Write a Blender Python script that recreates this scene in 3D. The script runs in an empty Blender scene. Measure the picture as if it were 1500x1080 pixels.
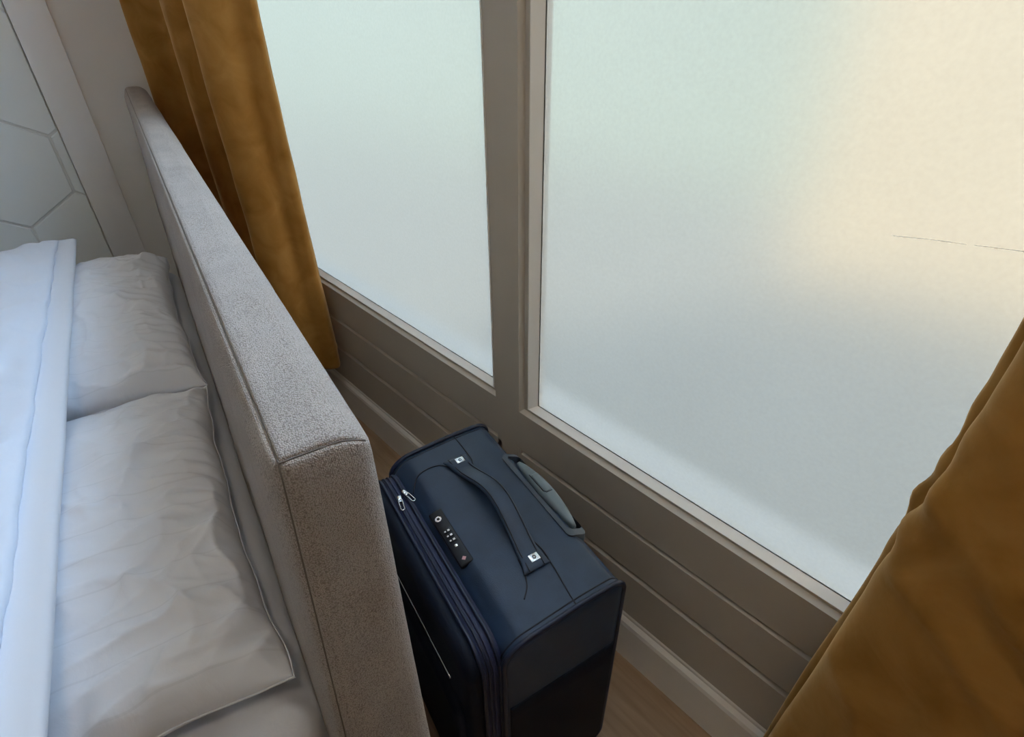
import bpy, bmesh, math, random
from mathutils import Vector, Matrix, noise
random.seed(7)
SC = bpy.context.scene
COL = SC.collection
PI = math.pi

# ------------------------------------------------------------------ camera
CAM_H = 1.4
AX, PITCH, ROLL, FPX = -0.73976, 0.59127, -0.0126, 808.0
fwd0 = Vector((-math.cos(AX), -math.sin(AX), 0.0))
rgt0 = Vector((-math.sin(AX), math.cos(AX), 0.0))
fwd = fwd0 * math.cos(PITCH) + Vector((0, 0, -math.sin(PITCH)))
up0 = fwd0 * math.sin(PITCH) + Vector((0, 0, math.cos(PITCH)))
rgt = rgt0 * math.cos(ROLL) + up0 * math.sin(ROLL)
upv = up0 * math.cos(ROLL) - rgt0 * math.sin(ROLL)
cd = bpy.data.cameras.new('camera')
cam = bpy.data.objects.new('camera', cd)
COL.objects.link(cam)
m = Matrix((rgt, upv, -fwd)).transposed().to_4x4()
m.translation = Vector((0, 0, CAM_H))
cam.matrix_world = m
cd.sensor_width = 36.0
cd.lens = FPX / 1500 * 36
cd.clip_start = 0.02
SC.camera = cam

# ------------------------------------------------------------------ world, lights, exposure
SC.view_settings.view_transform = 'Standard'
SC.view_settings.look = 'None'
SC.view_settings.gamma = 1.0
SC.view_settings.use_curve_mapping = False
SC.view_settings.exposure = 0.15
w = bpy.data.worlds.new('sky'); SC.world = w
w.use_nodes = True
bg = w.node_tree.nodes['Background']
bg.inputs[0].default_value = (0.54, 0.74, 1.0, 1)
bg.inputs[1].default_value = 12.0
sun_d = bpy.data.lights.new('sun', 'SUN')
sun = bpy.data.objects.new('sun', sun_d); COL.objects.link(sun)
sun_d.energy = 24.0; sun_d.color = (1.0, 0.83, 0.60); sun_d.angle = math.radians(4)
# low afternoon sun from behind the house, falling on the facade across the street
sun.rotation_euler = Vector((0.35, 0.75, -0.62)).to_track_quat('-Z', 'Y').to_euler()
sun.location = (0, 0, 6)
try:
    SC.cycles.use_denoising = True
    SC.cycles.max_bounces = 12
    SC.cycles.diffuse_bounces = 8
    SC.cycles.sample_clamp_indirect = 6.0
except Exception:
    pass

# ------------------------------------------------------------------ helpers
def link(o, parent=None):
    COL.objects.link(o)
    if parent is not None:
        o.parent = parent
    return o

def finish(name, bm, mat, parent=None, smooth=True, loc=None):
    bmesh.ops.recalc_face_normals(bm, faces=bm.faces)
    me = bpy.data.meshes.new(name)
    bm.to_mesh(me); bm.free()
    if smooth:
        for p in me.polygons: p.use_smooth = True
    if mat is not None:
        for mm in (mat if isinstance(mat, (list, tuple)) else [mat]):
            me.materials.append(mm)
    o = bpy.data.objects.new(name, me)
    link(o, parent)
    return o

def sharp(o, deg=35):
    me = o.data
    bm = bmesh.new(); bm.from_mesh(me)
    for e in bm.edges:
        if len(e.link_faces) == 2 and e.calc_face_angle(0) > math.radians(deg):
            e.smooth = False
    bm.to_mesh(me); bm.free()
    return o

def tag(o, label=None, cat=None, group=None, kind=None):
    if label: o['label'] = label
    if cat: o['category'] = cat
    if group: o['group'] = group
    if kind: o['kind'] = kind
    return o

def empty(name, loc=(0, 0, 0), rz=0.0):
    o = bpy.data.objects.new(name, None)
    o.empty_display_size = 0.1
    o.location = loc; o.rotation_euler = (0, 0, rz)
    return link(o)

def box(bm, x0, x1, y0, y1, z0, z1, bev=0.0, seg=2):
    r = bmesh.ops.create_cube(bm, size=1.0)
    vs = r['verts']
    for v in vs:
        v.co = Vector(((x0 + x1) / 2 + v.co.x * (x1 - x0), (y0 + y1) / 2 + v.co.y * (y1 - y0), (z0 + z1) / 2 + v.co.z * (z1 - z0)))
    if bev > 0:
        es = list({e for v in vs for e in v.link_edges})
        bmesh.ops.bevel(bm, geom=es, offset=bev, segments=seg, profile=0.5, affect='EDGES')
    return bm

def boxo(name, dims, mat, parent=None, bev=0.0, seg=2, smooth=False):
    bm = bmesh.new(); box(bm, *dims, bev=bev, seg=seg)
    o = finish(name, bm, mat, parent, smooth)
    if smooth: sharp(o)
    return o

def tube(bm, pts, r, n=8, closed=False, caps=True, flat=None):
    """swept tube; r number or list; flat=(rx, ry) elliptical with y along 'up' hint"""
    pts = [Vector(p) for p in pts]
    N = len(pts); rings = []
    prev = None
    for i, p in enumerate(pts):
        if closed:
            t = pts[(i + 1) % N] - pts[i - 1]
        else:
            t = pts[min(i + 1, N - 1)] - pts[max(i - 1, 0)]
        t.normalize()
        if prev is None:
            a = Vector((0, 0, 1)) if abs(t.z) < 0.9 else Vector((1, 0, 0))
            nrm = (a - t * a.dot(t)).normalized()
        else:
            nrm = (prev - t * prev.dot(t)).normalized()
        prev = nrm
        bn = t.cross(nrm)
        rr = r[i] if isinstance(r, (list, tuple)) else r
        ring = []
        for k in range(n):
            an = 2 * PI * k / n
            ring.append(bm.verts.new(p + nrm * math.cos(an) * rr + bn * math.sin(an) * rr))
        rings.append(ring)
    M = N if closed else N - 1
    for i in range(M):
        a, b = rings[i], rings[(i + 1) % N]
        for k in range(n):
            bm.faces.new((a[k], a[(k + 1) % n], b[(k + 1) % n], b[k]))
    if caps and not closed:
        bm.faces.new(rings[0][::-1]); bm.faces.new(rings[-1])
    return bm

def lin(a, b, n):
    return [a + (b - a) * i / n for i in range(n + 1)]

def axis_pts(a, b, r, ne, nm):
    """coordinates dense within r of both ends"""
    s = [a + r * (1 - math.cos(PI / 2 * i / ne)) * 1.0 for i in range(ne)]
    s = [a + r * i / ne for i in range(ne)]
    e = [b - r * i / ne for i in range(ne)][::-1]
    return s + lin(a + r, b - r, nm) + e

def rounded_grid(xs, ys, zs, r):
    """surface of a box with rounded edges; returns bmesh"""
    bm = bmesh.new(); vd = {}
    lo = Vector((xs[0], ys[0], zs[0])); hi = Vector((xs[-1], ys[-1], zs[-1]))
    def V(i, j, k):
        key = (i, j, k)
        if key not in vd:
            p = Vector((xs[i], ys[j], zs[k]))
            c = Vector((min(max(p.x, lo.x + r), hi.x - r), min(max(p.y, lo.y + r), hi.y - r), min(max(p.z, lo.z + r), hi.z - r)))
            d = p - c
            if d.length > 1e-9:
                # cube-sphere style mapping keeps vertices evenly spread round the edge
                q = Vector([math.tan(t * PI / 4) if abs(t) < 1 else t for t in (d / r)])
                q.normalize()
                p = c + q * r
            vd[key] = bm.verts.new(p)
        return vd[key]
    nx, ny, nz = len(xs) - 1, len(ys) - 1, len(zs) - 1
    for i in range(nx):
        for j in range(ny):
            bm.faces.new((V(i, j, 0), V(i, j + 1, 0), V(i + 1, j + 1, 0), V(i + 1, j, 0)))
            bm.faces.new((V(i, j, nz), V(i + 1, j, nz), V(i + 1, j + 1, nz), V(i, j + 1, nz)))
    for i in range(nx):
        for k in range(nz):
            bm.faces.new((V(i, 0, k), V(i + 1, 0, k), V(i + 1, 0, k + 1), V(i, 0, k + 1)))
            bm.faces.new((V(i, ny, k), V(i, ny, k + 1), V(i + 1, ny, k + 1), V(i + 1, ny, k)))
    for j in range(ny):
        for k in range(nz):
            bm.faces.new((V(0, j, k), V(0, j, k + 1), V(0, j + 1, k + 1), V(0, j + 1, k)))
            bm.faces.new((V(nx, j, k), V(nx, j + 1, k), V(nx, j + 1, k + 1), V(nx, j, k + 1)))
    return bm

def rrect(x0, x1, y0, y1, rads, n=8):
    """CCW rounded rectangle points; rads = (bl, br, tr, tl)"""
    out = []
    for (cx, cy, r, a0) in ((x0 + rads[0], y0 + rads[0], rads[0], PI), (x1 - rads[1], y0 + rads[1], rads[1], 1.5 * PI),
                            (x1 - rads[2], y1 - rads[2], rads[2], 0), (x0 + rads[3], y1 - rads[3], rads[3], 0.5 * PI)):
        for i in range(n + 1):
            an = a0 + PI / 2 * i / n
            out.append((cx + r * math.cos(an), cy + r * math.sin(an)))
    return out

def inset_loop(loop, d):
    n = len(loop); out = []
    for i in range(n):
        p0, p1 = Vector(loop[i - 1]), Vector(loop[(i + 1) % n])
        t = (p1 - p0).normalized()
        nrm = Vector((-t.y, t.x))
        out.append((loop[i][0] + nrm.x * d, loop[i][1] + nrm.y * d))
    return out

def loft(bm, section, stations, place):
    """section CCW (p,q); stations (s, inset); place(s,p,q)->xyz"""
    rings = []
    for s, ins in stations:
        L = inset_loop(section, ins) if ins else section
        rings.append([bm.verts.new(place(s, p, q)) for p, q in L])
    n = len(section)
    for a, b in zip(rings[:-1], rings[1:]):
        for k in range(n):
            bm.faces.new((a[k], a[(k + 1) % n], b[(k + 1) % n], b[k]))
    bm.faces.new(rings[0][::-1]); bm.faces.new(rings[-1])
    return bm

def catmull(pts, per=10):
    out = []; P = [Vector(p) for p in pts]
    P = [P[0] * 2 - P[1]] + P + [P[-1] * 2 - P[-2]]
    for i in range(1, len(P) - 2):
        for k in range(per):
            t = k / per
            a, b, c, d = P[i - 1], P[i], P[i + 1], P[i + 2]
            out.append(0.5 * ((2 * b) + (c - a) * t + (2 * a - 5 * b + 4 * c - d) * t * t + (3 * b - a - 3 * c + d) * t ** 3))
    out.append(P[-2])
    return out

def sstep(a, b, x):
    t = min(max((x - a) / (b - a), 0), 1)
    return t * t * (3 - 2 * t)

def fn(x, y, z=0.0):
    return noise.noise(Vector((x, y, z)))

# ------------------------------------------------------------------ materials
def mat(name, col, rough=0.5, var=0.0, vscale=6.0, bump=0.0, bscale=80.0, metal=0.0, sheen=0.0, spec=0.5, coat=0.0, detail=4.0, sheen_tint=None):
    M = bpy.data.materials.new(name); M.use_nodes = True
    nt = M.node_tree; N = nt.nodes; L = nt.links
    b = N['Principled BSDF']
    b.inputs['Base Color'].default_value = (*col, 1)
    b.inputs['Roughness'].default_value = rough
    b.inputs['Metallic'].default_value = metal
    b.inputs['Specular IOR Level'].default_value = spec
    b.inputs['Sheen Weight'].default_value = sheen
    b.inputs['Sheen Roughness'].default_value = 0.4
    if sheen_tint: b.inputs['Sheen Tint'].default_value = (*sheen_tint, 1)
    b.inputs['Coat Weight'].default_value = coat
    tc = N.new('ShaderNodeTexCoord')
    if var > 0:
        n = N.new('ShaderNodeTexNoise'); n.inputs['Scale'].default_value = vscale; n.inputs['Detail'].default_value = detail
        L.new(tc.outputs['Object'], n.inputs['Vector'])
        r = N.new('ShaderNodeValToRGB')
        r.color_ramp.elements[0].position = 0.3; r.color_ramp.elements[1].position = 0.7
        r.color_ramp.elements[0].color = (*[c * (1 - var) for c in col], 1)
        r.color_ramp.elements[1].color = (*[min(1, c * (1 + var)) for c in col], 1)
        L.new(n.outputs['Fac'], r.inputs['Fac']); L.new(r.outputs['Color'], b.inputs['Base Color'])
    if bump > 0:
        n = N.new('ShaderNodeTexNoise'); n.inputs['Scale'].default_value = bscale; n.inputs['Detail'].default_value = 3
        L.new(tc.outputs['Object'], n.inputs['Vector'])
        bp = N.new('ShaderNodeBump'); bp.inputs['Strength'].default_value = bump; bp.inputs['Distance'].default_value = 0.002
        L.new(n.outputs['Fac'], bp.inputs['Height']); L.new(bp.outputs['Normal'], b.inputs['Normal'])
    return M

PAINT = mat('window_paint', (0.50, 0.46, 0.405), 0.4, 0.03, 5, 0.05, 60)
BEAD = mat('bead_paint', (0.86, 0.85, 0.83), 0.4, 0.02, 5, 0.03, 60)
SKIRT = mat('skirting_paint', (0.80, 0.78, 0.75), 0.42, 0.03, 5, 0.05, 60)
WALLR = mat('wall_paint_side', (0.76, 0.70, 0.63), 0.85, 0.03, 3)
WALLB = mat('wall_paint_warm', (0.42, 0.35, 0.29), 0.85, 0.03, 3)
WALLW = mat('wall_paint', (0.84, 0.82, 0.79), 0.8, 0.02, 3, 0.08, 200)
CEIL = mat('ceiling_paint', (0.84, 0.84, 0.82), 0.85, 0.02, 3)
DOORP = mat('door_lacquer', (0.82, 0.85, 0.84), 0.35, 0.02, 3, 0.04, 40)
GROOVE = mat('door_core', (0.70, 0.70, 0.68), 0.5)
CASING = mat('casing_paint', (0.86, 0.85, 0.85), 0.45, 0.02, 3)
CREASE = bpy.data.materials.new('film_crease'); CREASE.use_nodes = True
_n = CREASE.node_tree.nodes; _n.remove(_n['Principled BSDF']); _t = _n.new('ShaderNodeBsdfTranslucent'); _t.inputs['Color'].default_value = (0.93, 0.92, 0.90, 1)
CREASE.node_tree.links.new(_t.outputs[0], _n['Material Output'].inputs['Surface'])
RUBBER = mat('gasket_rubber', (0.05, 0.05, 0.05), 0.6)
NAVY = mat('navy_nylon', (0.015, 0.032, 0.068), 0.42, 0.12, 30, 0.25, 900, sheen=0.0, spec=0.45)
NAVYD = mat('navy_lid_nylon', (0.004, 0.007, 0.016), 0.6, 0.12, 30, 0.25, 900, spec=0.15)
NAVYP = mat('navy_piping', (0.010, 0.016, 0.040), 0.4, spec=0.4)
NAVYZ = mat('zip_tape', (0.014, 0.020, 0.060), 0.55, 0.1, 200, 0.4, 600)
SEAM = mat('dark_thread', (0.004, 0.006, 0.014), 0.7)
BLACKP = mat('black_plastic', (0.004, 0.004, 0.008), 0.4, spec=0.3)
GREYP = mat('blue_grey_plastic', (0.11, 0.15, 0.18), 0.33, 0.05, 40, spec=0.6)
TRAY = mat('navy_grey_plastic', (0.045, 0.060, 0.085), 0.4, spec=0.5)
CHROME = mat('chrome', (0.75, 0.76, 0.78), 0.22, metal=1.0)
DIALW = mat('dial_white', (0.75, 0.72, 0.74), 0.4)
RED = mat('emblem_red', (0.60, 0.30, 0.32), 0.4)
WOODD = mat('bed_base_fabric', (0.10, 0.095, 0.09), 0.9, 0.1, 60)
ROD = mat('curtain_pole', (0.05, 0.045, 0.04), 0.4)
STREET = mat('paving', (0.34, 0.36, 0.37), 0.9, 0.1, 2)
FACADE2 = mat('facade_grey', (0.46, 0.58, 0.56), 0.9, 0.06, 1)
FACADE = mat('facade_render', (0.84, 0.72, 0.53), 0.9, 0.06, 1)
SILLM = mat('outside_sill', (0.88, 0.90, 0.92), 0.5)

def fabric_headboard():
    M = bpy.data.materials.new('chenille_fabric'); M.use_nodes = True
    nt = M.node_tree; N = nt.nodes; L = nt.links; b = N['Principled BSDF']
    b.inputs['Roughness'].default_value = 0.95; b.inputs['Specular IOR Level'].default_value = 0.1
    b.inputs['Sheen Weight'].default_value = 0.25; b.inputs['Sheen Roughness'].default_value = 0.5
    tc = N.new('ShaderNodeTexCoord')
    v = N.new('ShaderNodeTexVoronoi'); v.inputs['Scale'].default_value = 700; v.inputs['Randomness'].default_value = 0.75
    L.new(tc.outputs['Object'], v.inputs['Vector'])
    n = N.new('ShaderNodeTexNoise'); n.inputs['Scale'].default_value = 14; n.inputs['Detail'].default_value = 6
    L.new(tc.outputs['Object'], n.inputs['Vector'])
    r = N.new('ShaderNodeValToRGB'); e = r.color_ramp.elements
    e[0].position = 0.25; e[0].color = (0.52, 0.465, 0.425, 1); e[1].position = 0.85; e[1].color = (0.22, 0.185, 0.16, 1)
    L.new(v.outputs['Distance'], r.inputs['Fac'])
    mx = N.new('ShaderNodeMix'); mx.data_type = 'RGBA'; mx.blend_type = 'MULTIPLY'; mx.inputs['Factor'].default_value = 1.0
    r2 = N.new('ShaderNodeValToRGB'); r2.color_ramp.elements[0].position = 0.3; r2.color_ramp.elements[1].position = 0.7
    r2.color_ramp.elements[0].color = (0.86, 0.85, 0.85, 1); r2.color_ramp.elements[1].color = (1, 1, 1, 1)
    L.new(n.outputs['Fac'], r2.inputs['Fac'])
    L.new(r.outputs['Color'], mx.inputs['A']); L.new(r2.outputs['Color'], mx.inputs['B'])
    L.new(mx.outputs['Result'], b.inputs['Base Color'])
    bp = N.new('ShaderNodeBump'); bp.invert = True; bp.inputs['Strength'].default_value = 0.9; bp.inputs['Distance'].default_value = 0.0016
    L.new(v.outputs['Distance'], bp.inputs['Height']); L.new(bp.outputs['Normal'], b.inputs['Normal'])
    return M
CHEN = fabric_headboard()

def linen(name, col, stripe_axis=None, period=0.055, bump=0.25):
    M = bpy.data.materials.new(name); M.use_nodes = True
    nt = M.node_tree; N = nt.nodes; L = nt.links; b = N['Principled BSDF']
    b.inputs['Base Color'].default_value = (*col, 1)
    b.inputs['Roughness'].default_value = 0.75; b.inputs['Specular IOR Level'].default_value = 0.25
    b.inputs['Sheen Weight'].default_value = 0.15
    tc = N.new('ShaderNodeTexCoord')
    n = N.new('ShaderNodeTexNoise'); n.inputs['Scale'].default_value = 22; n.inputs['Detail'].default_value = 5
    n.inputs['Distortion'].default_value = 0.6
    L.new(tc.outputs['Object'], n.inputs['Vector'])
    bp = N.new('ShaderNodeBump'); bp.inputs['Strength'].default_value = bump; bp.inputs['Distance'].default_value = 0.006
    L.new(n.outputs['Fac'], bp.inputs['Height'])
    if stripe_axis is not None:
        sx = N.new('ShaderNodeSeparateXYZ'); L.new(tc.outputs['Object'], sx.inputs[0])
        dv = N.new('ShaderNodeMath'); dv.operation = 'DIVIDE'; dv.inputs[1].default_value = period
        L.new(sx.outputs[stripe_axis], dv.inputs[0])
        fr = N.new('ShaderNodeMath'); fr.operation = 'FRACT'; L.new(dv.outputs[0], fr.inputs[0])
        lt = N.new('ShaderNodeMath'); lt.operation = 'LESS_THAN'; lt.inputs[1].default_value = 0.045; L.new(fr.outputs[0], lt.inputs[0])
        mx = N.new('ShaderNodeMix'); mx.data_type = 'RGBA'
        mx.inputs['A'].default_value = (*col, 1); mx.inputs['B'].default_value = (*[c * 0.93 for c in col], 1)
        L.new(lt.outputs[0], mx.inputs['Factor']); L.new(mx.outputs['Result'], b.inputs['Base Color'])
    L.new(bp.outputs['Normal'], b.inputs['Normal'])
    return M
PILL = linen('pillow_cotton', (0.73, 0.745, 0.80), 0, 0.06)
SHEET = linen('sheet_cotton', (0.72, 0.74, 0.80))
DUV = linen('duvet_cotton', (0.72, 0.77, 0.88), None, bump=0.35)

def velvet():
    M = bpy.data.materials.new('mustard_velvet'); M.use_nodes = True
    nt = M.node_tree; N = nt.nodes; L = nt.links; b = N['Principled BSDF']
    out = N['Material Output']
    b.inputs['Roughness'].default_value = 0.85; b.inputs['Specular IOR Level'].default_value = 0.15
    b.inputs['Sheen Weight'].default_value = 0.9; b.inputs['Sheen Roughness'].default_value = 0.35
    b.inputs['Sheen Tint'].default_value = (1.0, 0.72, 0.38, 1)
    tc = N.new('ShaderNodeTexCoord')
    n = N.new('ShaderNodeTexNoise'); n.inputs['Scale'].default_value = 12; n.inputs['Detail'].default_value = 6; n.inputs['Distortion'].default_value = 0.8
    L.new(tc.outputs['Object'], n.inputs['Vector'])
    r = N.new('ShaderNodeValToRGB'); r.color_ramp.elements[0].position = 0.3; r.color_ramp.elements[1].position = 0.72
    r.color_ramp.elements[0].color = (0.31, 0.145, 0.027, 1); r.color_ramp.elements[1].color = (0.50, 0.265, 0.075, 1)
    L.new(n.outputs['Fac'], r.inputs['Fac']); L.new(r.outputs['Color'], b.inputs['Base Color'])
    n2 = N.new('ShaderNodeTexNoise'); n2.inputs['Scale'].default_value = 60; n2.inputs['Detail'].default_value = 4
    L.new(tc.outputs['Object'], n2.inputs['Vector'])
    bp = N.new('ShaderNodeBump'); bp.inputs['Strength'].default_value = 0.15; bp.inputs['Distance'].default_value = 0.004
    L.new(n2.outputs['Fac'], bp.inputs['Height']); L.new(bp.outputs['Normal'], b.inputs['Normal'])
    tr = N.new('ShaderNodeBsdfTranslucent'); tr.inputs['Color'].default_value = (0.55, 0.22, 0.03, 1)
    mx = N.new('ShaderNodeMixShader'); mx.inputs[0].default_value = 0.2
    L.new(b.outputs[0], mx.inputs[1]); L.new(tr.outputs[0], mx.inputs[2]); L.new(mx.outputs[0], out.inputs['Surface'])
    return M
VELV = velvet()

def frosted():
    M = bpy.data.materials.new('frosted_film'); M.use_nodes = True
    nt = M.node_tree; N = nt.nodes; L = nt.links; out = N['Material Output']
    N.remove(N['Principled BSDF'])
    tc = N.new('ShaderNodeTexCoord')
    n = N.new('ShaderNodeTexNoise'); n.inputs['Scale'].default_value = 160; n.inputs['Detail'].default_value = 3
    L.new(tc.outputs['Object'], n.inputs['Vector'])
    r = N.new('ShaderNodeValToRGB'); r.color_ramp.elements[0].position = 0.2; r.color_ramp.elements[1].position = 0.8
    r.color_ramp.elements[0].color = (0.112, 0.105, 0.095, 1); r.color_ramp.elements[1].color = (0.124, 0.117, 0.106, 1)
    L.new(n.outputs['Fac'], r.inputs['Fac'])
    tr = N.new('ShaderNodeBsdfTranslucent'); L.new(r.outputs['Color'], tr.inputs['Color'])
    rf = N.new('ShaderNodeBsdfRefraction'); rf.inputs['Roughness'].default_value = 0.58; rf.inputs['IOR'].default_value = 1.25
    L.new(r.outputs['Color'], rf.inputs['Color'])
    gl = N.new('ShaderNodeBsdfGlossy'); gl.inputs['Roughness'].default_value = 0.4; gl.inputs['Color'].default_value = (0.8, 0.8, 0.8, 1)
    m1 = N.new('ShaderNodeMixShader'); m1.inputs[0].default_value = 0.6
    L.new(tr.outputs[0], m1.inputs[1]); L.new(rf.outputs[0], m1.inputs[2])
    m2 = N.new('ShaderNodeMixShader'); m2.inputs[0].default_value = 0.03
    L.new(m1.outputs[0], m2.inputs[1]); L.new(gl.outputs[0], m2.inputs[2])
    L.new(m2.outputs[0], out.inputs['Surface'])
    return M
FROST = frosted()
def clear_glass():
    M = bpy.data.materials.new('clear_glass'); M.use_nodes = True
    nt = M.node_tree; N = nt.nodes; L = nt.links; out = N['Material Output']
    N.remove(N['Principled BSDF'])
    t = N.new('ShaderNodeBsdfTransparent'); t.inputs['Color'].default_value = (0.96, 0.98, 0.98, 1)
    g = N.new('ShaderNodeBsdfGlossy'); g.inputs['Roughness'].default_value = 0.02
    mx = N.new('ShaderNodeMixShader'); mx.inputs[0].default_value = 0.04
    L.new(t.outputs[0], mx.inputs[1]); L.new(g.outputs[0], mx.inputs[2]); L.new(mx.outputs[0], out.inputs['Surface'])
    return M
CLEAR = clear_glass()

def wood():
    M = bpy.data.materials.new('floor_laminate'); M.use_nodes = True
    nt = M.node_tree; N = nt.nodes; L = nt.links; b = N['Principled BSDF']
    b.inputs['Roughness'].default_value = 0.45
    tc = N.new('ShaderNodeTexCoord')
    mp = N.new('ShaderNodeMapping'); mp.inputs['Scale'].default_value = (3, 40, 10)
    L.new(tc.outputs['Object'], mp.inputs['Vector'])
    n = N.new('ShaderNodeTexNoise'); n.inputs['Scale'].default_value = 1.5; n.inputs['Detail'].default_value = 8; n.inputs['Distortion'].default_value = 0.5
    L.new(mp.outputs[0], n.inputs['Vector'])
    r = N.new('ShaderNodeValToRGB'); r.color_ramp.elements[0].position = 0.3; r.color_ramp.elements[1].position = 0.75
    r.color_ramp.elements[0].color = (0.30, 0.20, 0.12, 1); r.color_ramp.elements[1].color = (0.44, 0.31, 0.20, 1)
    L.new(n.outputs['Fac'], r.inputs['Fac']); L.new(r.outputs['Color'], b.inputs['Base Color'])
    return M
WOOD = wood()

# ------------------------------------------------------------------ room shell
XL, XR, YB, ZC = -2.8, 1.9, -3.3, 2.9          # left wall, right wall, back wall, ceiling
F = 0.728                                       # front plane of the window joinery
G = 0.758                                       # glass plane
tag(boxo('floor', (XL - .1, XR + .1, YB - .1, 0.9, -0.1, 0), WOOD), kind='structure')
tag(boxo('ceiling', (XL - .1, XR + .1, YB - .1, 0.95, ZC, ZC + .1), CEIL), kind='structure')
tag(boxo('wall_left', (XL - .12, XL, YB - .1, 0.95, 0, ZC), WALLW), kind='structure')
tag(boxo('wall_right', (XR, XR + .12, YB - .1, 0.95, 0, ZC), WALLR), kind='structure')
tag(boxo('wall_back', (XL, XR, YB - .12, YB, 0, ZC), WALLB), kind='structure')
tag(boxo('ground', (-14, 14, 0.96, 14, -0.4, -0.3), STREET), kind='structure')
tag(boxo('wall_street', (-1.5, 14, 5.0, 5.3, -0.3, 4.6), FACADE), kind='structure')
tag(boxo('wall_courtyard', (-14, -1.5, 7.0, 7.3, -0.3, 4.6), FACADE2), kind='structure')

# window wall: masonry around the joinery, then frame members, boards, skirting
ww = tag(empty('wall_window', (0, F, 0)), kind='structure')
def wbox(name, x0, x1, d0, d1, z0, z1, mt=PAINT, bev=0.0015, parent=ww):
    return boxo(name, (x0, x1, d0, d1, z0, z1), mt, parent, bev, 2, True)
ZP0, ZP1, ZT0, ZT1 = 0.558, 1.66, 1.74, 2.76    # frosted panes, added clear fanlights out of view
XA0, XA1 = -2.70, -0.857                        # left pane opening
XB0, XB1 = -0.777, 0.86                         # right pane opening
wbox('masonry', XL, XL + .06, 0, .22, 0, ZC, WALLW, 0)
wbox('masonry', .98, XR, 0, .22, 0, ZC, WALLW, 0)
wbox('masonry', XL + .06, .98, 0, .22, ZT1 + .06, ZC, WALLW, 0)
wbox('backing_panel', XL + .06, .98, .022, .20, 0, .52, PAINT, 0)
wbox('stile', XL + .06, XA0, 0, .07, 0.13, ZT1 + .06)
wbox('stile', XA1, XB0, 0, .07, 0.13, ZT1 + .06, bev=0)
wbox('stile', XB1, .98, 0, .07, 0.13, ZT1 + .06)
for (a, b) in ((XA0, XA1), (XB0, XB1)):
    wbox('transom_rail', a, b, 0, .07, ZP1, ZT0)
    wbox('head_rail', a, b, 0, .07, ZT1, ZT1 + .06)

def board(name, x0, x1, z0, z1, top_ch=0.0115, bot_ch=0.006, depth=0.022):
    """tongue-and-groove board, chamfered along the long edges"""
    bm = bmesh.new()
    prof = [(depth, z0), (bot_ch, z0), (0, z0 + bot_ch), (0, z1 - top_ch), (top_ch * 1.65, z1 - .001), (depth, z1)]
    ends = [[bm.verts.new((x, d, z)) for d, z in prof] for x in (x0, x1)]
    n = len(prof)
    for k in range(n):
        bm.faces.new((ends[0][k], ends[0][(k + 1) % n], ends[1][(k + 1) % n], ends[1][k]))
    bm.faces.new(ends[0]); bm.faces.new(ends[1][::-1])
    return finish(name, bm, PAINT, ww, False)
ST0, ST1 = -0.842, -0.766                        # lower stile between the two boarded panels
G1, G2, SK = 0.436, 0.300, 0.165
for (a, b) in ((XA0, XA1), (XB0, XB1)):
    wbox('bottom_rail', a, b, 0, .07, G1 + .003, ZP0, bev=0)
for (a, b) in ((XA0, ST0), (ST1, XB1)):
    board('board', a, b, G2 + .001, G1)
    board('board', a, b, SK - .02, G2)
wbox('stile', ST0, ST1, .0005, .05, 0.10, G1 + .002, bev=0)

# skirting board with a stepped, sloping top
def skirting():
    bm = bmesh.new()
    y = -0.015
    prof = [(.02, 0), (y, 0), (y, .124), (y + .003, .133), (y + .012, .141), (y + .0125, .148), (y + .018, .157), (.02, .158)]
    ends = [[bm.verts.new((x, F + d, z)) for d, z in prof] for x in (XL, XR)]
    n = len(prof)
    for k in range(n):
        bm.faces.new((ends[0][k], ends[0][(k + 1) % n], ends[1][(k + 1) % n], ends[1][k]))
    bm.faces.new(ends[0]); bm.faces.new(ends[1][::-1])
    return tag(finish('baseboard_window', bm, SKIRT, None, False), kind='structure')
skirting()

# windows: swept moulding, glazing bead, gasket line and pane
def ring_frame(bm, x0, x1, z0, z1, loops):
    rings = []
    for (ws, wb, d) in loops:
        rings.append([bm.verts.new((x, d, z)) for x, z in ((x0 + ws, z0 + wb), (x1 - ws, z0 + wb), (x1 - ws, z1 - wb), (x0 + ws, z1 - wb))])
    for a, b in zip(rings[:-1], rings[1:]):
        for k in range(4):
            bm.faces.new((a[k], a[(k + 1) % 4], b[(k + 1) % 4], b[k]))
def window(name, x0, x1, z0, z1, glass):
    r = tag(empty(name, (0, F, 0)), kind='structure')
    bm = bmesh.new()
    ring_frame(bm, x0, x1, z0, z1, [(0, 0, .05), (0, 0, 0), (.003, .0005, 0), (.008, .0055, .012), (.0085, .006, .013), (.021, .0125, .013), (.021, .0125, .05)])
    finish('moulding', bm, PAINT, r, False)
    bm = bmesh.new()
    ring_frame(bm, x0, x1, z0, z1, [(.0212, .0127, .05), (.0212, .0127, .0110), (.024, .0145, .0105), (.040, .0245, .0275), (.040, .0245, .05)])
    finish('glazing_bead', bm, BEAD, r, False)
    bm = bmesh.new()
    ring_frame(bm, x0, x1, z0, z1, [(.0395, .024, .0278), (.0415, .0258, .0278), (.0415, .0258, .0295)])
    finish('gasket', bm, RUBBER, r, False)
    bm = bmesh.new()
    box(bm, x0 + .030, x1 - .030, .030, .036, z0 + .018, z1 - .018)
    bm.faces.ensure_lookup_table(); bm.normal_update()
    o = finish('pane', bm, [glass, CLEAR], r, False)
    for p in o.data.polygons:
        p.material_index = 0 if p.normal.y < -0.5 else 1
    return r
window('window_1', XA0, XA1, ZP0, ZP1, FROST)
window('window_2', XB0, XB1, ZP0, ZP1, FROST)
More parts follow.
